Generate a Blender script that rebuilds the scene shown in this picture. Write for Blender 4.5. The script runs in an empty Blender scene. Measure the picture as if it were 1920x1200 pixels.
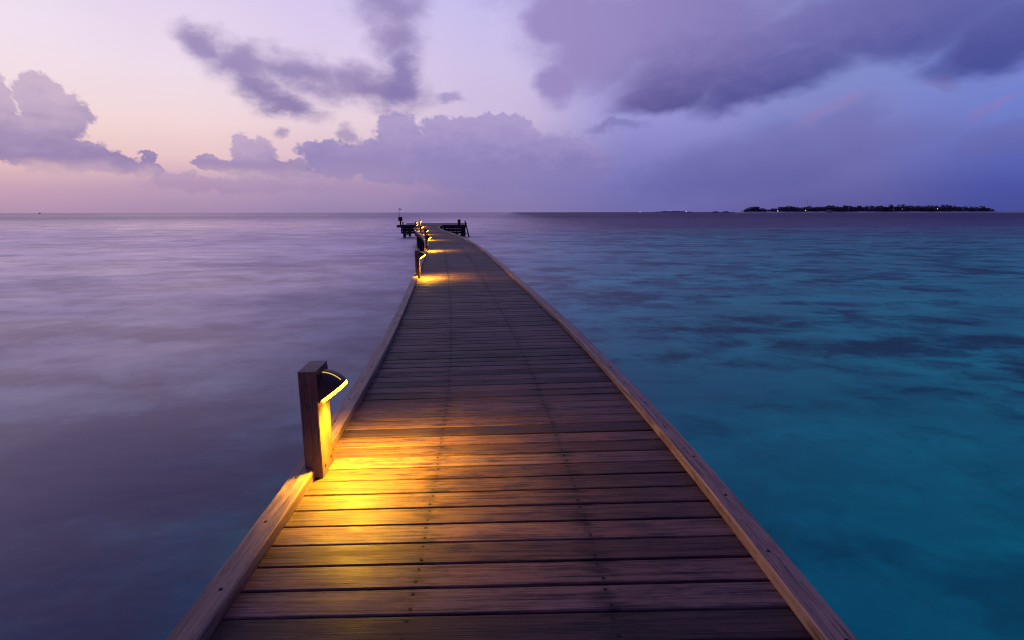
import bpy, math, random
from mathutils import Vector, Matrix
random.seed(7)
R = math.radians
sc = bpy.context.scene
COL = sc.collection

def lin(c):
    return tuple(((v/255)/12.92 if v/255 <= .04045 else ((v/255+.055)/1.055)**2.4) for v in c)

# ------------------------------------------------------------------ mesh builder
class MB:
    def __init__(s):
        s.v = []; s.f = []; s.m = []; s.uv = []; s.r = []; s.lat = []; s.sm = []
    def add(s, vs, fs, uvs=None, mat=0, rnd=None, lats=None, smooth=False):
        b = len(s.v); s.v += [tuple(v) for v in vs]
        rnd = rnd if rnd is not None else (random.random(), random.random(), random.random())
        for k, f in enumerate(fs):
            s.f.append([b+i for i in f]); s.m.append(mat); s.r.append(rnd); s.sm.append(smooth)
            s.uv.append([uvs[k][j] if uvs else (0, 0) for j in range(len(f))])
            s.lat.append([lats[i] if lats else (9, 0) for i in f])
    def box(s, c, size, rot=None, mat=0, rnd=None, bev=0.0):
        """box, chamfered round its long edges, grain along its longest side"""
        sx, sy, sz = [d/2 for d in size]
        rot = rot or Matrix.Identity(3)
        L = max(range(3), key=lambda i: size[i]); A, B = [i for i in range(3) if i != L]
        h = [sx, sy, sz]; e = min(bev, h[A]*.9, h[B]*.9)
        if e > 0:
            sec = [(-h[A]+e, -h[B]), (h[A]-e, -h[B]), (h[A], -h[B]+e), (h[A], h[B]-e), (h[A]-e, h[B]), (-h[A]+e, h[B]), (-h[A], h[B]-e), (-h[A], -h[B]+e)]
        else:
            sec = [(-h[A], -h[B]), (h[A], -h[B]), (h[A], h[B]), (-h[A], h[B])]
        if L == 1: sec = sec[::-1]
        n = len(sec); vs = []; per = [0]
        for i in range(n):
            a, b = sec[i], sec[(i+1) % n]; per.append(per[-1]+math.hypot(a[0]-b[0], a[1]-b[1]))
        for e_ in (-1, 1):
            for (a, b) in sec:
                p = [0, 0, 0]; p[L] = e_*h[L]; p[A] = a; p[B] = b
                vs.append(rot @ Vector(p)+Vector(c))
        o = random.random()*50; fs = []; uv = []
        for i in range(n):
            j = (i+1) % n
            fs.append([i, j, n+j, n+i]); uv.append([(o-h[L], per[i]), (o-h[L], per[i+1]), (o+h[L], per[i+1]), (o+h[L], per[i])])
        fs.append(list(range(n))[::-1]); uv.append([(o+sec[i][0]*.2, sec[i][1]) for i in range(n)][::-1])
        fs.append(list(range(n, 2*n))); uv.append([(o+sec[i][0]*.2, sec[i][1]) for i in range(n)])
        s.add(vs, fs, uv, mat, rnd)
    def bar(s, p, q, w, t, mat=0, bev=0.0):
        p, q = Vector(p), Vector(q); d = q-p; x = d.normalized()
        up = Vector((0, 0, 1)) if abs(x.z) < .95 else Vector((0, 1, 0))
        y = up.cross(x).normalized(); z = x.cross(y)
        s.box((p+q)/2, (d.length, w, t), Matrix((x, y, z)).transposed(), mat, None, bev)
    def tube(s, p, q, r0, r1=None, n=10, mat=0, smooth=True, cap=True):
        r1 = r0 if r1 is None else r1
        p, q = Vector(p), Vector(q); d = (q-p).normalized()
        a = d.orthogonal().normalized(); b = d.cross(a); vs = []; L = (q-p).length; o = random.random()*30
        for c, r in ((p, r0), (q, r1)):
            for i in range(n):
                t = 2*math.pi*i/n; vs.append(c+a*math.cos(t)*r+b*math.sin(t)*r)
        fs = []; uv = []
        for i in range(n):
            j = (i+1) % n; fs.append([i, j, n+j, n+i]); v0 = i*2*math.pi*r0/n; v1 = (i+1)*2*math.pi*r0/n
            uv.append([(o, v0), (o, v1), (o+L, v1), (o+L, v0)])
        s.add(vs, fs, uv, mat, None, None, smooth)
        if cap:
            s.add(vs[n:], [list(range(n))], None, mat); s.add(vs[:n], [list(range(n))[::-1]], None, mat)
    def build(s, name, mats, parent=None, loc=None, **props):
        me = bpy.data.meshes.new(name); me.from_pydata(s.v, [], s.f)
        for m in (mats if isinstance(mats, (list, tuple)) else [mats]): me.materials.append(m)
        me.polygons.foreach_set('material_index', s.m)
        me.polygons.foreach_set('use_smooth', s.sm)
        u = me.uv_layers.new(name='grain'); u.data.foreach_set('uv', [c for f in s.uv for p in f for c in p])
        u2 = me.uv_layers.new(name='across'); u2.data.foreach_set('uv', [c for f in s.lat for p in f for c in p])
        ca = me.color_attributes.new('tone', 'FLOAT_COLOR', 'CORNER')
        ca.data.foreach_set('color', [c for f, r in zip(s.f, s.r) for _ in f for c in (*r, 1)])
        me.update()
        o = bpy.data.objects.new(name, me); COL.objects.link(o)
        if parent: o.parent = parent
        if loc: o.location = loc
        for k, v in props.items(): o[k] = v
        return o

def empty(name, loc, label, cat, group=None, rz=0):
    o = bpy.data.objects.new(name, None); COL.objects.link(o); o.location = loc; o.rotation_euler = (0, 0, rz)
    o.empty_display_size = .1
    o['label'] = label; o['category'] = cat
    if group: o['group'] = group
    return o

def copy_tree(o, parent=None):
    c = o.copy(); COL.objects.link(c); c.parent = parent
    for ch in list(o.children): copy_tree(ch, c)
    return c

# ------------------------------------------------------------------ node helper
class NT:
    def __init__(s, tree): s.t = tree; s.n = tree.nodes; s.l = tree.links
    def node(s, typ, ins=None, **kw):
        n = s.n.new(typ)
        for k, v in kw.items(): setattr(n, k, v)
        for k, v in (ins or {}).items():
            if isinstance(v, bpy.types.NodeSocket): s.l.new(v, n.inputs[k])
            elif v is not None: n.inputs[k].default_value = v
        return n
    def math(s, op, a, b=None, c=None, clamp=False):
        n = s.node('ShaderNodeMath', {0: a, 1: b, 2: c}, operation=op); n.use_clamp = clamp; return n.outputs[0]
    def vmath(s, op, a, b=None, scale=None):
        n = s.node('ShaderNodeVectorMath', {0: a, 1: b}, operation=op)
        if scale is not None:
            if isinstance(scale, bpy.types.NodeSocket): s.l.new(scale, n.inputs['Scale'])
            else: n.inputs['Scale'].default_value = scale
        return n.outputs['Value'] if op in ('LENGTH', 'DOT_PRODUCT') else n.outputs[0]
    def rng(s, v, a, b, c=0., d=1., smooth=True):
        return s.node('ShaderNodeMapRange', {'Value': v, 'From Min': a, 'From Max': b, 'To Min': c, 'To Max': d},
                      interpolation_type='SMOOTHSTEP' if smooth else 'LINEAR').outputs[0]
    def mix(s, f, a, b, mode='MIX'):
        n = s.node('ShaderNodeMix', data_type='RGBA', blend_type=mode)
        for k, v in ((0, f), (6, a), (7, b)):
            if isinstance(v, bpy.types.NodeSocket): s.l.new(v, n.inputs[k])
            else: n.inputs[k].default_value = (*v, 1) if isinstance(v, tuple) and len(v) == 3 else v
        return n.outputs[2]
    def ramp(s, f, stops, interp='LINEAR'):
        n = s.node('ShaderNodeValToRGB', {0: f}); cr = n.color_ramp; cr.interpolation = interp
        while len(cr.elements) < len(stops): cr.elements.new(.5)
        for e, (p, c) in zip(cr.elements, stops): e.position = p; e.color = (*c, 1)
        return n.outputs[0]
    def noise(s, vec, scale, detail=3, rough=.5, dist=0, out=0, dim='3D'):
        return s.node('ShaderNodeTexNoise', {'Vector': vec, 'Scale': scale, 'Detail': detail, 'Roughness': rough, 'Distortion': dist}, noise_dimensions=dim).outputs[out]
    def mapping(s, vec, loc=(0, 0, 0), rot=(0, 0, 0), scale=(1, 1, 1), typ='POINT'):
        return s.node('ShaderNodeMapping', {'Vector': vec, 'Location': loc, 'Rotation': rot, 'Scale': scale}, vector_type=typ).outputs[0]

def new_mat(name):
    m = bpy.data.materials.new(name); m.use_nodes = True; t = NT(m.node_tree)
    return m, t, m.node_tree.nodes['Principled BSDF']

def wood(name, dark, light, stain=False, rough=.5, spec=.4, bump=.5, tonevar=.5):
    m, t, b = new_mat(name)
    uv = t.node('ShaderNodeUVMap', uv_map='grain').outputs[0]
    tone = t.node('ShaderNodeVertexColor', layer_name='tone').outputs[0]
    sep = t.node('ShaderNodeSeparateColor', {0: tone})
    rr, gg, bb = sep.outputs[:3]
    off = t.vmath('SCALE', tone, None, 37.)
    p = t.vmath('ADD', uv, off)
    g1 = t.noise(t.mapping(p, scale=(1.3, 55, 5)), 1., 5, .6, .35)
    g2 = t.noise(t.mapping(p, scale=(5, 210, 5)), 1., 3, .6, .15)
    g3 = t.noise(t.mapping(p, scale=(2.6, 9, 5)), 1., 4, .6, 1.1)
    g4 = t.noise(t.mapping(p, scale=(11, 22, 3)), 1., 3, .55, 1.6)
    f = t.math('MULTIPLY_ADD', g1, .55, t.math('MULTIPLY_ADD', g2, .48, t.math('MULTIPLY', g3, .40)))
    f = t.math('MULTIPLY_ADD', g4, .16, f)
    f = t.rng(f, .60, .94)
    col = t.mix(f, dark, light)
    k = t.math('MULTIPLY_ADD', rr, tonevar, 1-tonevar*.5)
    col = t.mix(1., col, t.node('ShaderNodeCombineColor', {0: k, 1: k, 2: k}).outputs[0], 'MULTIPLY')
    warm = t.mix(t.math('MULTIPLY', gg, .35), col, t.mix(1., col, (1.25, .92, .72), 'MULTIPLY'))
    # cracks: thin dark long lines here and there
    cr = t.noise(t.mapping(p, scale=(.9, 60, 9)), 1., 2, .5, .3)
    crm = t.math('MULTIPLY', t.rng(cr, .70, .76), .75)
    col = t.mix(crm, warm, tuple(c*.25 for c in dark))
    h = t.math('MULTIPLY_ADD', g2, .5, t.math('SUBTRACT', g1, crm))
    if stain:
        la = t.node('ShaderNodeUVMap', uv_map='across').outputs[0]
        ls = t.node('ShaderNodeSeparateXYZ', {0: la})
        dx = t.math('ABSOLUTE', t.math('SUBTRACT', t.math('ABSOLUTE', ls.outputs[0]), .39))
        sn = t.noise(t.mapping(p, scale=(6, 30, 4)), 1., 3, .6, .4)
        sm = t.math('MULTIPLY', t.rng(dx, .13, .0), t.rng(sn, .44, .64))
        core = t.rng(dx, .035, .004)
        sm = t.math('MAXIMUM', sm, t.math('MULTIPLY', core, t.rng(sn, .3, .5, .12, .42)))
        col = t.mix(t.math('MULTIPLY', sm, .8), col, tuple(c*.5 for c in dark))
        # weathering that differs from one stretch of the board to the next
        pt = t.noise(t.mapping(la, scale=(1.3, .5, 1)), 1., 3, .5)
        k2 = t.rng(pt, .3, .7, .78, 1.18)
        col = t.mix(1., col, t.node('ShaderNodeCombineColor', {0: k2, 1: k2, 2: k2}).outputs[0], 'MULTIPLY')
    t.l.new(col, b.inputs['Base Color'])
    t.l.new(t.rng(g3, .3, .7, rough-.08, rough+.12), b.inputs['Roughness'])
    b.inputs['Specular IOR Level'].default_value = spec
    bp = t.node('ShaderNodeBump', {'Strength': bump, 'Distance': .0022, 'Height': h})
    t.l.new(bp.outputs[0], b.inputs['Normal'])
    return m

DECK = wood('weathered_deck_wood', (.015, .008, .012), (.138, .088, .076), True, .58, .25, .8, 1.05)
KERBM = wood('weathered_kerb_wood', (.072, .048, .038), (.35, .24, .17), False, .5, .4, .6, .3)
POSTM = wood('post_wood', (.034, .026, .026), (.16, .115, .09), False, .5, .35, .5, .2)
DARKW = wood('dark_timber', (.016, .012, .013), (.05, .038, .036), False, .75, .2, .6, .4)
PLATW = wood('platform_timber', (.02, .015, .015), (.07, .05, .045), False, .7, .2, .6, .5)

def plain(name, col, rough=.6, metal=0, var=.25, scale=8):
    m, t, b = new_mat(name)
    tc = t.node('ShaderNodeTexCoord').outputs['Object']
    n = t.noise(tc, scale, 4, .6)
    k = t.rng(n, .3, .7, 1-var, 1+var)
    c = t.mix(1., col, t.node('ShaderNodeCombineColor', {0: k, 1: k, 2: k}).outputs[0], 'MULTIPLY')
    t.l.new(c, b.inputs['Base Color']); b.inputs['Roughness'].default_value = rough; b.inputs['Metallic'].default_value = metal
    return m
SCREW = plain('dark_screw_steel', (.005, .004, .004), .85, 0)
HOODM = plain('bronze_lamp_metal', (.075, .042, .024), .5, .3, .2, 20)
FLAGM = plain('flag_cloth', (.03, .02, .03), .8)
PALMM = plain('palm_leaf', (.055, .065, .080), .8, 0, .4, .1)  # leaf colour lifted toward blue in place of distance haze
LEAFM = plain('island_foliage', (.055, .065, .082), .9, 0, .5, .05)  # lighter, bluer foliage: the haze of distance is painted into its colour
SANDM = plain('island_sand', (.6, .56, .50), .9, 0, .1, .02)
HAZED = plain('far_land', (.045, .05, .07), .9, 0, .2, .02)  # dull blue base colour carries painted distance haze
HULLM = plain('boat_hull', (.05, .04, .05), .6)
WALLM = plain('pale_wall', (.25, .24, .25), .8)
MASTM = plain('mast_steel', (.06, .05, .06), .6, .5)

def glow(name, col, s):
    m = bpy.data.materials.new(name); m.use_nodes = True; t = NT(m.node_tree)
    t.n.remove(t.n['Principled BSDF'])
    e = t.node('ShaderNodeEmission', {'Color': (*col, 1), 'Strength': s})
    t.l.new(e.outputs[0], t.n['Material Output'].inputs[0]); return m
LENS = glow('amber_lamp_lens', (1, .50, .008), 34.)
SLIT = glow('amber_light_gap', (1, .62, .14), .95)
WHITEL = glow('island_lamp_glow', (1, .93, .78), 2.2)
DIML = glow('island_dim_glow', (.7, .9, .75), .8)

# ------------------------------------------------------------------ the jetty's line
CP = [(-6, 0), (-3, .0), (0, .02), (1.7, .0), (3.1, -.05), (6, -.30), (9.5, -.71), (12.6, -1.10), (17.6, -1.74), (22, -2.33),
      (30.5, -3.72), (37.5, -5.12), (45, -6.75), (53.5, -8.28), (61, -9.1), (67.2, -9.55)]
def hermite(y):
    for i in range(len(CP)-1):
        if y <= CP[i+1][0] or i == len(CP)-2: break
    def sl(k):
        if k == 0 or k == len(CP)-1:
            a, b = (0, 1) if k == 0 else (k-1, k)
        else: a, b = k-1, k+1
        return (CP[b][1]-CP[a][1])/(CP[b][0]-CP[a][0])
    y0, x0 = CP[i]; y1, x1 = CP[i+1]; h = y1-y0; t = (y-y0)/h; m0, m1 = sl(i)*h, sl(i+1)*h
    return (2*t**3-3*t*t+1)*x0+(t**3-2*t*t+t)*m0+(-2*t**3+3*t*t)*x1+(t**3-t*t)*m1
# tabulate by arc length, then smooth
TAB = []; s = 0; prev = None; y = -5.0
while y < 67.2:
    p = Vector((hermite(y), y))
    if prev: s += (p-prev).length
    TAB.append((s, p)); prev = p; y += .05
xs = [p.x for _, p in TAB]
for _ in range(3):
    W = 18; c = [0]
    for v in xs: c.append(c[-1]+v)
    xs = [(c[min(len(xs), i+W+1)]-c[max(0, i-W)])/(min(len(xs), i+W+1)-max(0, i-W)) if W <= i < len(xs)-W else xs[i] for i in range(len(xs))]
TAB = [(a, Vector((x, p.y))) for (a, p), x in zip(TAB, xs)]
SMAX = TAB[-1][0]
def at(s, lat=0, z=0):
    k = min(max(s/SMAX*(len(TAB)-1), 0), len(TAB)-1.001); i = int(k)
    while i > 0 and TAB[i][0] > s: i -= 1
    while i < len(TAB)-2 and TAB[i+1][0] < s: i += 1
    f = (s-TAB[i][0])/(TAB[i+1][0]-TAB[i][0]); p = TAB[i][1].lerp(TAB[i+1][1], f)
    a = max(0, i-12); b = min(len(TAB)-1, i+13)
    t = (TAB[b][1]-TAB[a][1]).normalized()
    return Vector((p.x+t.y*lat, p.y-t.x*lat, z)), t
def s_of(y):
    i = min(range(len(TAB)), key=lambda i: abs(TAB[i][1].y-y)); return TAB[i][0]

def sweep(mb, sec, s0, s1, step=.5, rnd=None, mat=0):
    """sec: list of (lateral, z), clockwise seen from the start"""
    n = max(1, int((s1-s0)/step)); k = len(sec); vs = []; per = [0]
    for i in range(k):
        a, b = sec[i], sec[(i+1) % k]; per.append(per[-1]+math.hypot(a[0]-b[0], a[1]-b[1]))
    for j in range(n+1):
        ss = s0+(s1-s0)*j/n
        for la, z in sec: vs.append(at(ss, la, z)[0])
    o = random.random()*20; fs = []; uv = []
    for j in range(n):
        u0 = o+(s1-s0)*j/n; u1 = o+(s1-s0)*(j+1)/n
        for i in range(k):
            i2 = (i+1) % k
            fs.append([j*k+i, j*k+i2, (j+1)*k+i2, (j+1)*k+i]); uv.append([(u0, per[i]), (u0, per[i+1]), (u1, per[i+1]), (u1, per[i])])
    fs.append(list(range(k))[::-1]); uv.append([(o+q[0], q[1]) for q in sec][::-1])
    fs.append([n*k+i for i in range(k)]); uv.append([(o+q[0], q[1]) for q in sec])
    mb.add(vs, fs, uv, mat, rnd)

HALF = 1.075; WATER = -1.5
jetty = empty('wooden_jetty', (0, 0, 0), 'long curving wooden jetty of weathered planks running out over the lagoon', 'jetty')
# deck: one mesh, every plank its own board
deck = MB(); s = .6; S66 = s_of(66.9)
def disc(mb, p, r, z, n=9):
    vs = [(p.x+r*math.cos(i*6.2832/n), p.y+r*math.sin(i*6.2832/n), z) for i in range(n)]
    lo = [(v[0], v[1], z-.006) for v in vs]
    mb.add(vs+lo, [list(range(n))]+[[i, n+i, n+(i+1) % n, (i+1) % n] for i in range(n)], None, 1)
while s < S66:
    w = .1435+random.uniform(-.0025, .0025); c, t = at(s+w/2)
    ang = random.gauss(0, .0009); t2 = Vector((t.x*math.cos(ang)-t.y*math.sin(ang), t.x*math.sin(ang)+t.y*math.cos(ang)))
    n2 = Vector((t2.y, -t2.x)); dz = random.gauss(0, .0011); e = .004; tk = .032
    rr = (random.random(), random.random(), random.random()); ex = random.uniform(-.006, .006)
    sec = [(-w/2, -tk), (-w/2, -e), (-w/2+e, 0), (w/2-e, 0), (w/2, -e), (w/2, -tk)]
    NS = 4; vs = []; lats = []; tilt = random.gauss(0, .0006); cup = random.gauss(0, .0012)
    for j in range(NS+1):
        la = -HALF-.01+ex+(2*HALF+.02)*j/NS
        for a, z in sec:
            p = Vector((c.x, c.y))+t2*a+n2*la
            vs.append((p.x, p.y, z+dz+tilt*la+cup*a/w)); lats.append((la, s+a))
    o = random.random()*40; fs = []; uv = []; k = 6
    def U(la, a): return (o+la, a)
    for j in range(NS):
        l0 = (2*HALF)*j/NS; l1 = (2*HALF)*(j+1)/NS
        for i in range(k):
            i2 = (i+1) % k
            v0 = sec[i][0]+sec[i][1]; v1 = sec[i2][0]+sec[i2][1]
            fs.append([j*k+i, (j+1)*k+i, (j+1)*k+i2, j*k+i2][::-1]); uv.append([(o+l0, v0), (o+l1, v0), (o+l1, v1), (o+l0, v1)][::-1])
    fs.append(list(range(k))); uv.append([(o+q[1], q[0]) for q in sec])
    fs.append([NS*k+i for i in range(k)][::-1]); uv.append([(o+q[1], q[0]) for q in sec][::-1])
    deck.add(vs, fs, uv, 0, rr, lats)
    if c.y < 27:
        for row in (-.39, .39):
            for a in (-.043, .043):
                p = Vector((c.x, c.y))+t2*(a+random.uniform(-.005, .005))+n2*(row+random.uniform(-.008, .008))
                disc(deck, p, .0078, dz+.0012)
    s += w+.0115+random.uniform(-.003, .004)
deck.build('deck', [DECK, SCREW], jetty)

# kerb boards on both edges, broken at the lamp posts on the left
lamp_y = [3.04, 12.75, 21.75, 30.3, 37.7, 45.4, 53.9, 61.2]
lamp_s = [s_of(v) for v in lamp_y]
def kerb(s0, s1, side):
    mb = MB(); hin, hout = HALF+.005, HALF+.118; e = .007; top = .062; bot = .0035
    sec = [(hin, bot), (hin, top-e), (hin+e, top), (hout-e, top), (hout, top-e), (hout, bot)]
    if side < 0: sec = [(-a, z) for a, z in sec][::-1]
    sec = sec[::-1]
    sweep(mb, sec, s0, s1, .4)
    ss = s0+.12
    while ss < s1-.05:
        if TAB[0] and at(ss)[0].y < 30:
            p = at(ss, side*(HALF+.062+random.uniform(-.014, .014)))[0]; disc(mb, Vector((p.x, p.y)), .0085, top+.0012)
        ss += .47+random.uniform(-.03, .03)
    mb.build('kerb_board', [KERBM, SCREW], jetty)
def kerb_run(side, cuts):
    for a, b in zip(cuts[:-1], cuts[1:]): kerb(a+.0025, b-.0025, side)
SJ = s_of(6.62)
left = [.3]
left += [lamp_s[0]-.0, SJ]
x = SJ
for k in range(1, 8):
    seg = lamp_s[k]-left[-1]; q = 2
    for j in range(1, q+1): left.append(left[-1]+seg/2 if j == 1 else lamp_s[k])
left.append(S66)
kerb_run(-1, left)
right = [.3, s_of(6.2)]
while right[-1] < S66-5: right.append(right[-1]+3.9)
right.append(S66); kerb_run(1, right)

# substructure
for lat, w, h, z0 in ((-.39, .09, .18, -.034), (.39, .09, .18, -.034)):
    mb = MB(); sweep(mb, [(lat-w/2, z0-h), (lat-w/2, z0), (lat+w/2, z0), (lat+w/2, z0-h)], .6, S66, 1.); mb.build('joist', DARKW, jetty)
for sd in (-1, 1):
    mb = MB(); a, b = sorted((sd*1.03, sd*1.115)); sweep(mb, [(a, -.25), (a, -.034), (b, -.034), (b, -.25)], .6, S66, .8); mb.build('edge_beam', DARKW, jetty)
pile0 = None; ps = .9
while ps < S66-.8:
    for sd in (-1, 1):
        c, t = at(ps, sd*.88)
        if pile0 is None:
            mb = MB(); mb.tube((0, 0, -3.2), (0, 0, -.256), .125, .115, 14); pile0 = mb.build('pile', DARKW, jetty, (c.x, c.y, 0))
        else:
            o = pile0.copy(); COL.objects.link(o); o.parent = jetty; o.location = (c.x, c.y, 0)
    for off in (-.16, .16):
        mb = MB(); mb.bar(at(ps+off, -1.16, -.36)[0], at(ps+off, 1.16, -.36)[0], .07, .2, 0, .006); mb.build('crossbeam', DARKW, jetty)
    mb = MB(); mb.bar(at(ps, -.8, -.5)[0], at(ps, .8, -1.4)[0], .06, .12); mb.build('brace', DARKW, jetty)
    ps += 4.27

# ------------------------------------------------------------------ lamps
def make_lamp():
    root = empty('walkway_lamp', (0, 0, 0), '', 'lamp post', 'lamp posts along the left kerb')
    mb = MB(); W, D, H = .098, .235, .635
    mb.box((-W/2, 0, H/2+.002), (W, D, H-.004), None, 0, (.4, .3, .2), .005)
    mb.build('post', POSTM, root)
    # hood: slices across y, each an arc from the post up and out to the tip, closed on the chord
    B = (0.0, .452); top = .612; TX, TZ = .130, .545
    def arc(n=12):
        pts = []
        for i in range(n+1):
            a = i/n*math.asin(TX/.152)
            pts.append((.152*math.sin(a), .492+(top-.492)*math.cos(a)))
        sh = TZ-pts[-1][1]
        return [(x, z+sh*(x/TX)**2) for x, z in pts]
    A = arc(); NY = 14; YW = .108; hood = MB(); n = len(A); vs = []
    def g(v): return max(0., 1-abs(v)**2.6)**(1/2.6)
    for j in range(NY+1):
        v = -math.cos(math.pi*j/NY); k = max(g(v), .02)
        for (x, z) in A: vs.append((.001+x*k, v*YW, B[1]+(z-B[1])*k))
        vs.append((.001, v*YW, B[1]))
    m = n+1; fs = []
    for j in range(NY):
        for i in range(n-1):
            fs.append([j*m+i, j*m+i+1, (j+1)*m+i+1, (j+1)*m+i])
        fs.append([j*m+n-1, j*m+n, (j+1)*m+n, (j+1)*m+n-1])
    hood.add(vs, fs, None, 0, None, None, True)
    h = hood.build('lamp_hood', HOODM, root)
    # flat mounting plate behind the hood
    mp = MB(); mp.box((.004, 0, .53), (.007, .19, .17), None, 0, None, .001); mp.build('mounting_plate', HOODM, root)
    # lens: a thick glowing glass filling the mouth of the hood and standing a little proud of it
    le = MB(); d = Vector((TX, 0, TZ-B[1])).normalized(); nn = Vector((d.z, 0, -d.x)); L = math.hypot(TX, TZ-B[1])
    up, lo = [], []
    N = 40
    for i in range(N):
        a = math.pi*2*i/N; v = math.sin(a); u = math.cos(a)
        v_ = math.copysign(abs(v)**.8, v)*.9; k = g(v_/.9*.92)
        uu = .018+(L-.022)*k if u > 0 else .018
        pos = Vector((0, 0, B[1]))+d*uu+Vector((0, v_*YW, 0))
        up.append(pos+nn*.001+Vector((.002, 0, 0))); lo.append(pos+nn*.017+Vector((.002, 0, 0))-d*.003)
    le.add(up+lo, [[i, (i+1) % N, N+(i+1) % N, N+i] for i in range(N)]+[list(range(N, 2*N)), list(range(N))[::-1]], None, 0)
    le.build('lens', LENS, h)
    # thin glowing gap along the crown of the hood
    sl = MB(); yv = -.034; k = g(yv/YW)
    pts = [Vector((.001+x*k, yv, B[1]+(z-B[1])*k)) for x, z in A]
    for p, q in zip(pts[1:-3], pts[2:-2]):
        nrm = Vector((-(q-p).z, 0, (q-p).x)).normalized()
        sl.tube(p+nrm*.0012, q+nrm*.0012, .0026, None, 6, 0, True, False)
    sl.build('light_gap', SLIT, h)
    ll = bpy.data.lights.new('lamp_light', 'SPOT'); ll.energy = 300; ll.color = (1, .475, .018); ll.shadow_soft_size = .035; ll.spot_size = R(150); ll.spot_blend = .9
    lo_ = bpy.data.objects.new('lamp_light', ll); COL.objects.link(lo_); lo_.parent = root
    lo_.location = Vector((.088, 0, .505))+nn*.03; lo_.rotation_euler = Vector((.30, 0, -1)).to_track_quat('-Z', 'Y').to_euler(); lo_.scale = (1, .88, 1)
    sb = MB()
    for z, yy in ((.055, -.06), (.055, .06)):
        sb = MB(); sb.tube((-.001, yy, z), (.004, yy, z), .009, None, 8); sb.build('bolt', SCREW, root)
    return root
lamp_labels = ['tall wooden lamp post nearest the camera, its hooded amber lamp over the planks',
    'wooden amber lamp post second along the kerb, alone before the jetty bend',
    'amber lamp post third along the jetty, where the kerb starts bending left',
    'amber lamp post fourth along the jetty, halfway up the bend',
    'amber lamp post fifth along the jetty, just past halfway of the row',
    'amber lamp post sixth along the jetty, at the outer left of the bend',
    'amber lamp post seventh along the jetty, glowing just above the sixth lamp',
    'farthest amber lamp post of the row, close to the landing platform']
lamp0 = make_lamp()
for i, ls in enumerate(lamp_s):
    o = lamp0 if i == 0 else copy_tree(lamp0)
    c, t = at(ls, -(HALF-.040)); o.location = (c.x, c.y, 0.0015); o.rotation_euler = (0, 0, math.atan2(-t.x, t.y))
    o['label'] = lamp_labels[i]

# ------------------------------------------------------------------ landing platform
X0, X1, Y0, Y1 = -13.65, -5.85, 67.25, 71.4
pf = empty('landing_platform', ((X0+X1)/2, Y0, WATER), 'dark timber landing platform on stout legs across the end of the jetty', 'platform')
def pb(name, mb, mat=PLATW):
    for i, v in enumerate(mb.v): mb.v[i] = (v[0]-pf.location.x, v[1]-pf.location.y, v[2]-pf.location.z)
    return mb.build(name, mat, pf)
mb = MB(); yy = Y0+.07
while yy < Y1: mb.box(((X0+X1)/2, yy, -.02), (X1-X0, .14, .035), None, 0, None, .003); yy += .152
pb('deck', mb, DECK)
mb = MB(); mb.box(((X0+X1)/2, Y1+.02, .06), (X1-X0, .12, .1), None, 0, None, .006); pb('kerb_board', mb)
for a, b in ((X0-.42, -10.75), (-8.35, X1+.3)):
    mb = MB(); mb.box(((a+b)/2, Y0-.09, -.16), (b-a, .16, .30), None, 0, None, .01); pb('edge_beam', mb)
# slatted skirt boards with rows of small holes
def skirt(a, b, low):
    mb = MB()
    for z0, z1 in ((-.30, -.39), (-.445, -.765), (-.82, low)):
        mb.box(((a+b)/2, Y0+.02, (z0+z1)/2), (b-a, .05, abs(z1-z0)))
    x = a+.06
    while x < b-.03: mb.box((x, Y0+.067, (-.31+low)/2), (.135, .04, -.31-low)); x += .195
    mb.box(((a+b)/2, Y0+.45, -.36), (b-a, .1, .12)); 
    return mb
pb('skirt', skirt(X0+.05, -10.6, -1.06)); pb('skirt', skirt(-8.6, X1-.02, -1.06))
mb = MB(); x = X0+.3
while x < X1:
    mb.box((x, (Y0+Y1)/2+.1, -.16), (.1, Y1-Y0-.3, .22)); x += 1.2
pb('joist', mb)
for x in (X0+.42, -10.4, -8.7, X1-.30):
    for y in (Y0+.25, Y1-.4):
        mb = MB(); mb.box((x, y, -2.0), (.30, .30, 3.5), None, 0, None, .02); pb('leg', mb)
for a, b in (((X0+.5, Y0+.02, -1.30), (X0+1.0, Y0+.02, -1.03)), ((X1-.42, Y0+.02, -1.36), (X1-1.05, Y0+.02, -1.03))):
    mb = MB(); mb.bar(a, b, .12, .14); pb('brace', mb)

sp = empty('flag_post', (X0-.18, Y0+.1, 0), 'post with square box and small flag on a mast at the platform left end', 'post')
mb = MB(); mb.box((.19, 0, .25), (.16, .16, .5), None, 0, None, .01); mb.build('post', DARKW, sp)
mb = MB(); mb.box((.19, 0, .71), (.44, .34, .44), None, 0, None, .03); mb.box((.19, 0, .945), (.50, .40, .03)); mb.build('box', DARKW, sp)
mb = MB(); mb.tube((.07, 0, .96), (.07, 0, 2.02), .028, .02, 8); mb.build('mast', MASTM, sp)
mb = MB(); vs = []; N = 8
for j in (0, 1):
    for i in range(N+1):
        x = .08+.30*i/N; z = 1.97-.05*i/N-(.13-.04*i/N)*j; y = .03*math.sin(i*1.1)
        vs += [(x, y-.006, z), (x, y+.006, z)]
k = 2*(N+1); fs = []
for i in range(N):
    a = 2*i; fs += [[a, a+2, k+a+2, k+a], [a+1, k+a+1, k+a+3, a+3], [a, a+1, a+3, a+2], [k+a, k+a+2, k+a+3, k+a+1]]
fs += [[0, k, k+1, 1], [2*N, 2*N+1, k+2*N+1, k+2*N]]
mb.add(vs, fs); mb.build('flag', FLAGM, sp)

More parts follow.
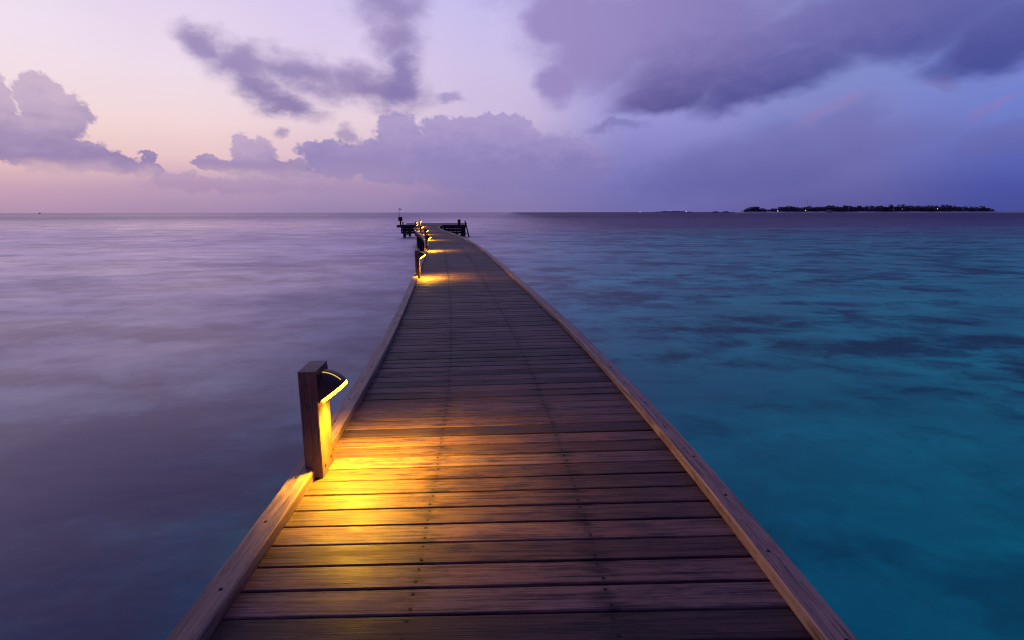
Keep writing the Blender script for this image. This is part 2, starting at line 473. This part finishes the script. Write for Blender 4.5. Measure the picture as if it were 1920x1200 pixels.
bo = empty('bollard', (X0+.27, Y0+.25, 0), 'short thin dark mooring bollard beside the flag post on the platform', 'bollard')
mb = MB(); mb.tube((0, 0, .002), (0, 0, .30), .075, .07, 12); mb.build('shaft', DARKW, bo)
mb = MB(); mb.tube((0, 0, .302), (0, 0, .36), .095, .085, 12); mb.build('cap', DARKW, bo)
bo = empty('pillar', (X1-.62, Y0+.3, 0), 'stout square wooden pillar at the right end of the platform', 'pillar')
mb = MB(); mb.box((0, 0, .28), (.33, .33, .556), None, 0, None, .01); mb.build('shaft', PLATW, bo)
mb = MB(); mb.box((0, 0, .60), (.38, .38, .08), None, 0, None, .015); mb.build('cap', DARKW, bo)

ld = empty('ladder', (X1+.12, Y0-.1, 0), 'dark boarding ladder leaning outward from the right end of the platform', 'ladder')
P0, P1 = Vector((-.02, 0, .50)), Vector((.52, 0, -1.75))
for y in (0, .62):
    mb = MB(); mb.bar(P0+Vector((0, y, 0)), P1+Vector((0, y, 0)), .09, .17, 0, .01); mb.build('stringer', DARKW, ld)
for i in range(7):
    f = .22+i*.115; p = P0.lerp(P1, f)
    mb = MB(); mb.box((p.x, .31, p.z), (.14, .528, .035)); mb.build('rung', DARKW, ld)
mb = MB(); mb.box((.0, 0.0, -1.06), (.62, .06, .07)); mb.build('tie', DARKW, ld)

# ------------------------------------------------------------------ sea
def make_sea():
    mb = MB(); S = 42000
    rings = [-S, -4000, -400, -60, 0, 60, 400, 4000, S]
    vs = [(x, y, 0) for y in rings for x in rings]; n = len(rings)
    fs = [[j*n+i, j*n+i+1, (j+1)*n+i+1, (j+1)*n+i] for j in range(n-1) for i in range(n-1)]
    mb.add(vs, fs)
    m, t, b = new_mat('lagoon_water')
    geo = t.node('ShaderNodeNewGeometry').outputs['Position']
    xyz = t.node('ShaderNodeSeparateXYZ', {0: geo}); X, Y = xyz.outputs[0], xyz.outputs[1]
    wob = t.noise(t.mapping(geo, scale=(.02, .035, 1)), 1., 3, .55)
    dist = t.vmath('LENGTH', geo)
    # reef patches: dark coral on pale sand, soft edged
    warp = t.vmath('SCALE', t.vmath('SUBTRACT', t.noise(geo, .9, 3, .6, 0, 1), (.5, .5, .5)), None, .9)
    pw = t.vmath('ADD', geo, warp)
    c1 = t.noise(t.mapping(pw, scale=(.42, .60, 1)), 1., 5, .62)
    c2 = t.noise(t.mapping(pw, loc=(11, 3, 0), scale=(.13, .20, 1)), 1., 4, .6)
    cl = t.math('MULTIPLY_ADD', c1, .62, t.math('MULTIPLY', c2, .5))
    patch = t.rng(cl, .50, .66)
    c3 = t.noise(t.mapping(pw, loc=(5, 9, 0), scale=(.26, .62, 1)), 1., 3, .5)
    hard = t.math('MULTIPLY', t.rng(c3, .56, .69), t.rng(dist, 7, 13, 0, .85))
    patch = t.math('MAXIMUM', patch, hard)
    sand = t.mix(t.rng(c2, .35, .65), (.0005, .48, .32), (.002, .80, .50))
    reef = (.003, .065, .095)
    shallow = t.mix(t.math('MULTIPLY', patch, t.rng(dist, 5, 14, .55, .85)), sand, reef)
    # west of the jetty the bottom drops and the water turns slate
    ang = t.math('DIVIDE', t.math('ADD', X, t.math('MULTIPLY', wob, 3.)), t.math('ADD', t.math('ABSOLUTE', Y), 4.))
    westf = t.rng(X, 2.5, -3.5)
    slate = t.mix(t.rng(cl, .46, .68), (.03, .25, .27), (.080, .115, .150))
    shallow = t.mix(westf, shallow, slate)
    # deep water beyond the reef edge
    de = t.math('ADD', Y, t.math('MULTIPLY', t.math('SUBTRACT', wob, .5), 60.))
    st = t.noise(t.mapping(geo, scale=(.006, .05, 1)), 1., 3, .6)
    de = t.math('ADD', de, t.math('MULTIPLY', t.math('SUBTRACT', st, .5), 70.))
    deep = t.rng(de, 34, 135)
    deepc = t.mix(t.rng(st, .35, .65), (.010, .008, .040), (.022, .016, .065))
    col = t.mix(deep, shallow, deepc)
    st2 = t.noise(t.mapping(geo, scale=(.0009, .010, 1)), 1., 4, .6)
    st3 = t.noise(t.mapping(geo, scale=(.10, .20, 1)), 1., 4, .6)
    rf = t.math('ADD', t.rng(st2, .3, .7, -.08, .08), t.rng(st3, .3, .7, -.06, .06))
    hb = t.noise(t.mapping(geo, rot=(0, 0, .25), scale=(.45, .75, 1)), 1., 4, .55)
    bp = t.node('ShaderNodeBump', {'Strength': .35, 'Distance': .12, 'Height': hb}).outputs[0]
    # a sea full of small waves never gets as mirror-like toward the horizon as still water does
    lw = t.node('ShaderNodeLayerWeight', {'Blend': .5}).outputs['Facing']
    fr = t.math('MULTIPLY_ADD', t.math('POWER', lw, t.rng(X, 14, -10, 8.2, 3.3)), t.math('MULTIPLY', t.rng(cl, .42, .70, 1.2, .80), t.math('MULTIPLY', t.rng(X, 30, -20, .27, .66), t.rng(dist, 110, 420, 1., .68))), .022)
    t.n.remove(b)
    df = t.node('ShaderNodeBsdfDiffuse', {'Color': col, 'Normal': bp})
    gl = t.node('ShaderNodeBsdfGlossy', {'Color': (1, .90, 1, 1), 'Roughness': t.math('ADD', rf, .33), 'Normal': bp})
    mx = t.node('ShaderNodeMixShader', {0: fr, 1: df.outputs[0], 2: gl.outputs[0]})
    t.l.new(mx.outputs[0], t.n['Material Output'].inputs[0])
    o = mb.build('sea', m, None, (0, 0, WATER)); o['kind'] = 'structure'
    o['label'] = 'smooth lagoon water, teal with dark reef patches'; o['category'] = 'sea'
make_sea()

# ------------------------------------------------------------------ far land
D = 1500.
def hx(px): return (px-960)/1035*D
prof = [(1391, 0), (1396, 5), (1402, 8), (1410, 8.5), (1418, 10.5), (1424, 8), (1432, 6), (1445, 6), (1458, 7), (1464, 10), (1480, 11), (1496, 9), (1515, 9.5), (1540, 10),
        (1555, 11.5), (1575, 10.5), (1600, 10.5), (1640, 10.5), (1670, 11), (1700, 10.5), (1730, 10.5), (1760, 11.5), (1785, 11), (1805, 8.5), (1825, 9), (1845, 9), (1855, 6.5), (1866, 2)]
def ph(px):
    for (a, b), (c, d) in zip(prof[:-1], prof[1:]):
        if a <= px <= c: return b+(d-b)*(px-a)/(c-a)
    return 0
# low sand island, shallow dome outline with a long spit on its right
mb = MB(); N = 90; M = 8; vs = []
for i in range(N+1):
    px = 1386+(1990-1386)*i/N; x = hx(px)
    wdt = 60*min(1, (i/6)**.5)*(1 if px < 1850 else max(.25, 1-(px-1850)/120))
    hgt = (1.6 if px < 1860 else 1.1)+.25*math.sin(i*1.7)
    hgt *= min(1, i/4+.05)*min(1, (N-i)/8+.03)
    for j in range(M+1):
        f = j/M; y = D-18+4*math.sin(i*.5)+(wdt*2+25)*f
        vs.append((x, y, WATER-.3+hgt*3.8*math.sin(math.pi*f)**.5 if 0 < f < 1 else WATER-.3))
fs = [[i*(M+1)+j, (i+1)*(M+1)+j, (i+1)*(M+1)+j+1, i*(M+1)+j+1] for i in range(N) for j in range(M)]
mb.add(vs, fs, None, 0, None, None, True)
isl = mb.build('island_ground', SANDM); isl['kind'] = 'structure'; isl['label'] = 'pale sand shore under the trees of the distant island'; isl['category'] = 'island'

def clump(mb, c, r, n, q):
    for _ in range(n):
        while True:
            d = Vector((random.uniform(-1, 1), random.uniform(-1, 1), random.uniform(-1, 1)))
            if d.length < 1: break
        p = Vector(c)+Vector((d.x*r[0], d.y*r[1], d.z*r[2]))
        a = Vector((random.gauss(0, 1), random.gauss(0, 1), random.gauss(0, 1))).normalized(); b = a.orthogonal().normalized(); k = q*random.uniform(.6, 1.3)
        a *= k; b *= k*random.uniform(.5, 1)
        mb.add([p-a, p-b*.8, p+a, p+b*.8], [[0, 1, 2, 3]])
mb = MB(); px = 1392.
while px < 1865:
    h = ph(px)/1035*D
    for row in range(3):
        y = D+4+row*16+random.uniform(-5, 5); hh = h*random.uniform(.72, 1.12)*(.9+.1*row)
        x = hx(px)*y/D+random.uniform(-4, 4)
        z = WATER+5.
        while z < hh+WATER-.5:
            clump(mb, (x, y, z+1.5), (5.0, 6, 2.6), 16, 2.2); z += 3.6
        clump(mb, (x, y, hh+WATER-1.5), (3.6, 4, 2.2), 14, 1.6)
    px += 4.2
wd = mb.build('woods', LEAFM); wd['kind'] = 'stuff'; wd['label'] = 'dark belt of trees covering the distant island'; wd['category'] = 'woods'

def make_palm():
    root = empty('palm_tree', (0, 0, 0), 'tall palm standing above the dark treetops of the distant island', 'palm tree', 'palms rising above the island trees')
    mb = MB(); H = 19.
    for i in range(5):
        a, b = i/5, (i+1)/5
        mb.tube((1.6*a*a, 0, H*a), (1.6*b*b, 0, H*b), .42-.2*a, .42-.2*b, 7, 0, True, False)
    mb.build('trunk', DARKW, root)
    mb = MB()
    for k in range(15):
        an = k*2.4; L = random.uniform(3.8, 5.0); el = random.uniform(-.1, .95); prev = None
        dx, dy = math.cos(an), math.sin(an); pts = []
        for i in range(6):
            f = i/5; r = L*f*math.cos(el*.6); z = L*f*math.sin(el)-2.9*f*f; w = .75*math.sin(math.pi*min(1, f*.9+.1))+.05
            pts.append((Vector((1.6+dx*r, dy*r, H+z)), w))
        for (p, w), (q, w2) in zip(pts[:-1], pts[1:]):
            sdv = Vector((-dy, dx, 0))
            mb.add([p-sdv*w-Vector((0, 0, w*.5)), p, q, q-sdv*w2-Vector((0, 0, w2*.5))], [[0, 1, 2, 3]]); mb.add([p, p+sdv*w-Vector((0, 0, w*.5)), q+sdv*w2-Vector((0, 0, w2*.5)), q], [[0, 1, 2, 3]])
    clump(mb, (1.6, 0, H), (1, 1, .8), 14, .8)
    mb.build('crown', PALMM, root)
    return root
palms = [(1410, 8.8), (1418.5, 11.3), (1419.5, 10.4), (1466, 11), (1482, 12), (1503, 10), (1553, 13.5), (1556, 12.5), (1569, 12), (1586, 12), (1596, 11.5), (1613, 11.5), (1634, 12), (1669, 15), (1671.5, 13.5),
         (1684, 14.5), (1690, 14), (1693, 15.2), (1706, 12.5), (1717, 12), (1731, 12.4), (1747, 12.8), (1754, 12.4), (1766, 14.2), (1774, 14.4), (1780, 12.5), (1819, 10.8), (1837, 12), (1844, 11)]
pal0 = make_palm()
for i, (px, h) in enumerate(palms):
    o = pal0 if i == 0 else copy_tree(pal0)
    y = D+random.uniform(0, 25); s_ = (h/1035*y+1.2)/20.3; o.scale = (s_*random.uniform(.9, 1.15),)*2+(s_,)
    o.location = (hx(px)*y/D-1.6*s_, y, WATER+.2); o.rotation_euler = (0, 0, 0)
    o['label'] = 'tall palm standing above the dark treetops of the distant island'

# island buildings, lights and radio masts
hs = empty('beach_house', (hx(1551), D-9, WATER+.6), 'low pale house among the trees near the shore of the distant island', 'house')
mb = MB(); mb.box((0, 0, 2.), (15, 6, 3.4)); mb.build('wall', WALLM, hs)
mb = MB(); mb.add([(-9, -4.2, 3.75), (9, -4.2, 3.75), (9, 4.2, 3.75), (-9, 4.2, 3.75), (-6, 0, 6), (6, 0, 6)], [[0, 1, 5, 4], [1, 2, 5], [2, 3, 4, 5], [3, 0, 4], [3, 2, 1, 0]]); mb.build('roof', WALLM, hs)
for px, h, lab in ((1512.5, 30, 'tall thin radio mast rising above the island trees'), (1519.5, 21, 'shorter thin radio mast right of the tall one on the island')):
    rm = empty('radio_mast', (hx(px)*(D+30)/D, D+30, WATER), lab, 'radio mast', 'radio masts on the island'); H = h/1035*D
    mb = MB()
    for dx, dy in ((-.5, -.3), (.5, -.3), (0, .6)): mb.tube((dx*1.6, dy*1.6, 0), (dx*.5, dy*.5, H), .12, .07, 5)
    z = 2.
    while z < H-2:
        k = 1.6-1.1*z/H; mb.tube((-.5*k, -.3*k, z), (.5*k, -.3*k, z+1.6), .07, None, 4); mb.tube((.5*k, -.3*k, z+1.6), (0, .6*k, z+3.), .07, None, 4); z += 3
    mb.build('lattice', MASTM, rm)
def shore_light(px, z, r, mat, lab, d=D-14, cat='shore light'):
    r *= .8
    q = empty('shore_light', ((px-960)/1035*d, d, WATER+.3), lab, cat, 'lights along the horizon')
    mb = MB(); mb.tube((0, 0, 0), (0, 0, z), .18, .12, 6); mb.tube((0, 0, z-.15), (0, 0, z), .5*r, .5*r, 8); mb.build('pole', MASTM, q)
    mb = MB(); n = 8
    vs = []; 
    for j in range(1, 6):
        th = math.pi*j/6
        for i in range(n): vs.append((r*math.sin(th)*math.cos(i*2*math.pi/n), r*math.sin(th)*math.sin(i*2*math.pi/n), z+r+r*math.cos(th)))
    fs = [[j*n+i, (j+1)*n+i, (j+1)*n+(i+1) % n, j*n+(i+1) % n] for j in range(4) for i in range(n)]
    vs += [(0, 0, z+2*r), (0, 0, z)]
    fs += [[i, (i+1) % n, 5*n] for i in range(n)]+[[4*n+(i+1) % n, 4*n+i, 5*n+1] for i in range(n)]
    mb.add(vs, fs, None, 0, None, None, True); mb.build('bulb', mat, q)
shore_light(1458.5, 4.2, 1.25, WHITEL, 'bright white light near the left end of the wooded island')
shore_light(1510.5, 5.0, 1.15, WHITEL, 'bright white light below the radio masts on the island')
shore_light(1439.5, 4.0, .8, DIML, 'faint greenish light leftmost on the wooded island shore')
shore_light(1691.5, 8.8, .9, DIML, 'faint light among the trees in the middle of the island')
shore_light(1757.5, 9.3, 1.0, WHITEL, 'small white light toward the right end of the wooded island')
shore_light(1287, 4., 2.1, WHITEL, 'bright light on the horizon between the jetty end and the island', 3000.)
shore_light(1200.5, 2., 1.7, WHITEL, 'small light alone on the horizon right of the jetty', 3000.)

def islet(x0, x1, d, h, mat, lab):
    mb = MB(); a, b = (x0-960)/1035*d, (x1-960)/1035*d; N = 16; M = 6; vs = []
    for i in range(N+1):
        f = i/N; ht = h*(math.sin(math.pi*f)**.35 if 0 < f < 1 else 0)*(.8+.3*random.random())
        for j in range(M+1):
            g_ = j/M; vs.append((a+(b-a)*f, d+g_*(b-a)*.5, WATER-.2+ht*(math.sin(math.pi*g_) if 0 < g_ < 1 else 0)))
    fs = [[i*(M+1)+j, (i+1)*(M+1)+j, (i+1)*(M+1)+j+1, i*(M+1)+j+1] for i in range(N) for j in range(M)]
    mb.add(vs, fs, None, 0, None, None, True); o = mb.build('islet', mat); o['kind'] = 'structure'; o['label'] = lab; o['category'] = 'islet'
islet(1232, 1305, 6000, 14, HAZED, 'long flat islet, a faint line on the horizon')
islet(1337, 1350, 3000, 7, HAZED, 'small dark islet, left of a pair on the horizon')
islet(1356, 1369, 3000, 7, HAZED, 'small dark islet nearest the wooded island')

bt = empty('boat', ((74.5-960)/1035*2200, 2200, WATER), 'tiny dark boat far out on the horizon at the left', 'boat')
mb = MB(); vs = [(-4.5, 0, 1.5), (-4, -1.4, 1.3), (4, -1.4, 1.5), (5.6, 0, 2.0), (4, 1.4, 1.5), (-4, 1.4, 1.3), (-4, 0, -.3), (-3.7, -1, -.3), (3.4, -.9, -.3), (4.4, 0, -.3), (3.4, .9, -.3), (-3.7, 1, -.3)]
mb.add(vs, [[i, (i+1) % 6, 6+(i+1) % 6, 6+i] for i in range(6)]+[[0, 5, 4, 3, 2, 1]]); mb.build('hull', HULLM, bt)
mb = MB(); mb.box((-.6, 0, 2.8), (3.8, 2, 2.6), None, 0, None, .2); mb.box((-.6, 0, 4.2), (4.6, 2.5, .2)); mb.build('cabin', HULLM, bt)

# ------------------------------------------------------------------ sky
w = bpy.data.worlds.new('World'); sc.world = w; w.use_nodes = True
t = NT(w.node_tree); bg = w.node_tree.nodes['Background']
dv = t.node('ShaderNodeTexCoord').outputs['Generated']
q = t.node('ShaderNodeSeparateXYZ', {0: dv})
az = t.math('MULTIPLY', t.math('ARCTAN2', q.outputs[0], q.outputs[1]), 180/math.pi)
el = t.math('MULTIPLY', t.math('ARCSINE', q.outputs[2], None, None), 180/math.pi)
E0 = [.1, 2.6, 5.7, 9.2, 13.8, 19.3]
ELM = 48.
cols = [(-180, [(78, 62, 145)]*6, (66, 58, 138)),
 (-90, [(170, 140, 175), (180, 150, 185), (195, 165, 195), (200, 175, 205), (195, 175, 210), (180, 165, 205)], (86, 78, 160)),
 (-42.8, [(178, 146, 176), (200, 162, 184), (232, 194, 192), (244, 216, 208), (243, 222, 230), (241, 226, 241)], (90, 80, 165)),
 (-30.5, [(168, 140, 176), (188, 157, 186), (234, 198, 200), (243, 216, 218), (238, 220, 234), (229, 212, 238)], (90, 80, 165)),
 (-16.7, [(152, 132, 174), (172, 148, 184), (222, 192, 204), (234, 210, 222), (224, 206, 234), (214, 201, 239)], (90, 80, 165)),
 (-1.7, [(136, 122, 170), (140, 128, 180), (180, 165, 206), (205, 188, 220), (206, 193, 231), (199, 190, 238)], (88, 80, 165)),
 (13., [(112, 108, 170), (120, 117, 182), (134, 130, 194), (152, 148, 212), (165, 160, 220), (172, 166, 226)], (78, 74, 155)),
 (29.7, [(94, 90, 156), (104, 102, 167), (119, 117, 180), (128, 131, 194), (130, 141, 204), (133, 140, 200)], (72, 70, 150)),
 (42.2, [(70, 78, 152), (76, 84, 162), (92, 102, 180), (110, 124, 200), (118, 134, 210), (110, 125, 200)], (64, 64, 140)),
 (90, [(62, 70, 140), (66, 74, 146), (75, 84, 156), (82, 92, 165), (85, 95, 170), (80, 90, 165)], (62, 60, 136)),
 (180, [(78, 62, 145)]*6, (66, 58, 138))]
eln = t.math('DIVIDE', el, ELM, None, True)
sky = None; pa = None
for a, cs, top in cols:
    k = math.cos(R(min(abs(a), 45)))
    st = [(math.degrees(math.atan(math.tan(R(e))*k))/ELM, lin(c)) for e, c in zip(E0, cs)]+[(1., lin(top))]
    r = t.ramp(eln, st)
    sky = r if sky is None else t.mix(t.rng(az, pa, a, 0, 1), sky, r)
    pa = a
P = t.node('ShaderNodeCombineXYZ', {0: az, 1: el, 2: 0}).outputs[0]
def warp(scale, amp, detail, loc=(0, 0, 0), str_=(1, 1, 1)):
    n = t.noise(t.mapping(P, loc=loc, scale=str_), scale, detail, .6, 0, 1)
    return t.vmath('ADD', P, t.vmath('MULTIPLY', t.vmath('SUBTRACT', n, (.5, .5, .5)), (amp*1.2, amp, 0)))
crisp = warp(.75, 2.2, 5)
soft = warp(.28, 3.4, 5, (4, 2, 0), (.8, 1.3, 1))
vsoft = warp(.13, 4., 4, (9, 1, 0), (.7, 1.3, 1))
CL = {
    'A': [(-39.4, 8.8, 1.65, 1.69, 0), (-38.6, 7.5, 2.35, 2.17, 0), (-40.3, 5.5, 2.51, 1.97, 0), (-38.5, 4.4, 3.99, 1.47, 0), (-35.8, 4.1, 2.86, 1.11, -8), (-41.8, 4.5, 1.81, 0.78, 0), (-42.4, 7.6, 1.6, 2.61, 0), (-33.8, 3.7, 2.07, 0.66, -8), (-32.7, 4.6, 0.65, 0.66, 0)],
    'B': [(-24.5, 5.1, 2.07, 1.61, 0), (-25.8, 6.6, 0.7, 0.55, 0), (-23.6, 4.1, 4.03, 1.15, 0), (-28.2, 4.3, 1.44, 0.65, 0), (-20.9, 3.5, 2.39, 0.59, 0)],
    'C': [(-11.3, 7.4, 2.28, 2.29, 0), (-11.5, 5.1, 5.48, 2.55, 0), (-18.8, 5.8, 2.33, 1.07, 0), (-16.9, 4.9, 3.73, 1.69, 0), (-7.0, 5.2, 5.35, 3.09, 0), (-1.9, 5.7, 7.05, 3.41, 0), (-5.9, 8.0, 3.73, 1.4, 0), (-1.1, 8.5, 3.22, 1.1, 0), (4.3, 4.7, 5.96, 3.12, 0)],
    'D': [(-26.0, 2.5, 8.41, 0.81, 0), (-31.0, 2.8, 2.41, 0.73, 0), (-15.0, 2.5, 10.24, 1.13, 0)],
    'E': [(-27.7, 13.9, 2.12, 1.27, -20), (-25.1, 12.9, 3.86, 1.89, -18), (-20.2, 12.3, 5.72, 1.73, -6), (-22.0, 10.1, 4.0, 1.0, -16), (-23.9, 11.2, 2.98, 1.38, -28), (-14.0, 11.8, 5.59, 1.57, -8), (-11.8, 11.7, 3.14, 1.83, 0)],
    'F': [(-11.5, 18.4, 3.57, 2.17, 0), (-11.1, 15.8, 2.41, 2.02, 0), (-10.5, 13.6, 1.73, 2.01, 0), (-11.3, 11.7, 1.94, 1.22, 0)],
    'G': [(13.8, 16.7, 11.76, 3.85, 0), (8.8, 16.1, 5.6, 4.18, 0), (18.8, 13.3, 9.43, 3.53, 8), (31.6, 15.1, 12.41, 2.77, 0), (39.9, 12.7, 4.6, 2.16, 6), (23.9, 11.6, 7.52, 2.02, 14), (15.0, 10.8, 5.4, 1.7, 4), (5.2, 18.0, 3.85, 2.57, 0), (4.5, 12.6, 2.0, 2.26, 0),           (25., 24., 30., 7., 0)],
    'H': [(-22.0, 7.4, .8, .5, 0), (-16.3, 7.5, 1.0, 0.9, 0), (-6.1, 10.9, 1.58, 0.58, 0), (10.1, 8.3, 3.23, 0.59, 0), (36.7, 9.8, 1.7, 0.55, 0), (7.9, 13.5, 4.65, 2.31, 0)],
    'I': [(28.0, 8.4, 2.59, 0.57, 28), (40.1, 7.7, 1.63, 0.46, 22), (30.4, 9.3, 1.59, 0.6, 20)],
    'J': [(24.9, 4.7, 14.75, 2.84, 8), (30.2, 7.2, 4.42, 1.98, 28), (40.9, 5.5, 3.7, 1.56, 10)],
    'W': [(33.9, 11.1, 3.27, 1.12, 8), (39.5, 9.5, 3.47, 0.95, 8), (24.2, 7.6, 3.13, 1.01, 5)],
}
fine = t.noise(P, 1.4, 4, .55)
mid = t.noise(t.mapping(P, scale=(.8, 1.4, 1)), .5, 5, .6)
def field(key, vec):
    f = None
    for (a, e, rx, ry, ro) in CL[key]:
        d = t.vmath('LENGTH', t.mapping(vec, (a, e, 0), (0, 0, R(ro)), (rx, ry, 1), 'TEXTURE'))
        v = t.math('SUBTRACT', 1, t.math('MULTIPLY', d, .85))
        f = v if f is None else t.math('MAXIMUM', f, v)
    return f
def layer(sky, key, vec, lo, hi, cbot, ctop, e0, e1, op=1., nz=None, na=.0, low=None):
    f = field(key, vec)
    if nz is not None: f = t.math('ADD', f, t.math('MULTIPLY', t.math('SUBTRACT', nz, .5), na))
    m = t.math('MULTIPLY', t.rng(f, lo, hi), op)
    if low: m = t.math('MULTIPLY', m, t.rng(t.math('MULTIPLY_ADD', mid, 2., t.math('SUBTRACT', el, 1.)), *low))
    g_ = t.rng(t.math('ADD', el, t.math('MULTIPLY', t.math('SUBTRACT', mid, .5), (e1-e0)*.9)), e0, e1)
    return t.mix(m, sky, t.mix(g_, lin(cbot), lin(ctop))), f
sky, _ = layer(sky, 'W', soft, .0, .75, (118, 128, 195), (126, 140, 206), 8, 12, .4)
sky, _ = layer(sky, 'J', vsoft, .0, .6, (92, 92, 160), (110, 108, 174), 2, 8, .55, mid, .5)
sky, _ = layer(sky, 'D', crisp, .1, .5, (166, 138, 178), (176, 148, 186), 1.5, 4, .6)
sky, _ = layer(sky, 'C', crisp, .08, .30, (128, 118, 178), (168, 152, 202), 3, 10, .86, fine, .35, (.6, 5.5))
sky, _ = layer(sky, 'B', crisp, .08, .27, (144, 126, 176), (190, 166, 200), 3.4, 6.8, .9, fine, .4, (2.6, 4.6))
sky, _ = layer(sky, 'A', crisp, .08, .27, (144, 126, 176), (200, 176, 202), 3.8, 10, .92, fine, .4, (2.6, 4.6))
sky, _ = layer(sky, 'I', soft, -.2, .9, (138, 120, 184), (146, 124, 184), 7, 9, .5)
sky, _ = layer(sky, 'H', soft, -.1, .7, (115, 108, 170), (140, 128, 188), 8, 14, .55, mid, .4)
sky, _ = layer(sky, 'E', soft, -.3, .85, (134, 120, 172), (152, 136, 184), 9.5, 14, .92, mid, .75)
sky, _ = layer(sky, 'F', soft, -.3, .85, (136, 122, 176), (152, 136, 188), 11, 18, .92, mid, .6)
# the big dark cloud on the right: mauve above, slate blue along its base
f = field('G', vsoft); f = t.math('ADD', f, t.math('MULTIPLY', t.math('SUBTRACT', mid, .5), .35))
mg = t.rng(f, -.12, .52)
g_ = t.rng(t.math('ADD', t.math('ADD', el, t.rng(az, 15, 4, 0, 6)), t.math('MULTIPLY', t.math('SUBTRACT', mid, .5), 4.)), 8.6, 17.5)
top_c = t.mix(t.rng(az, 2, 42), lin((154, 138, 194)), lin((98, 100, 168)))
bot_c = t.mix(t.rng(az, 8, 34), lin((90, 84, 146)), lin((66, 72, 144)))
sky = t.mix(t.math('MULTIPLY', mg, .95), sky, t.mix(g_, bot_c, top_c))
t.l.new(sky, bg.inputs['Color']); bg.inputs['Strength'].default_value = 1.0
w.cycles.sampling_method = 'MANUAL'; w.cycles.sample_map_resolution = 512

# last afterglow: very weak broad light from low on the left
sun = bpy.data.lights.new('afterglow_sun', 'SUN'); sun.energy = .1; sun.angle = R(60); sun.specular_factor = 0.; sun.color = (1, .72, .75)
so = bpy.data.objects.new('afterglow_sun', sun); COL.objects.link(so); so.location = (-20, 20, 12)
so.rotation_euler = Vector((1, -.9, -.22)).to_track_quat('-Z', 'Y').to_euler()

# ------------------------------------------------------------------ camera
cam = bpy.data.cameras.new('camera'); co = bpy.data.objects.new('camera', cam); COL.objects.link(co); sc.camera = co
cam.sensor_width = 36; cam.lens = 36*1015/1920; cam.clip_start = .05; cam.clip_end = 90000
co.location = (0, 0, 1.5)
co.rotation_euler = (Matrix.Rotation(R(90-11.256), 3, 'X') @ Matrix.Rotation(R(-.09), 3, 'Z')).to_euler()

sc.view_settings.view_transform = 'Standard'; sc.view_settings.look = 'None'; sc.view_settings.exposure = 0; sc.view_settings.gamma = 1
sc.render.engine = 'CYCLES'
sc.cycles.use_denoising = True; sc.cycles.pixel_filter_type = 'BLACKMAN_HARRIS'; sc.cycles.filter_width = 1.15; sc.cycles.max_bounces = 4; sc.cycles.diffuse_bounces = 3; sc.cycles.glossy_bounces = 2; sc.cycles.sample_clamp_indirect = 6
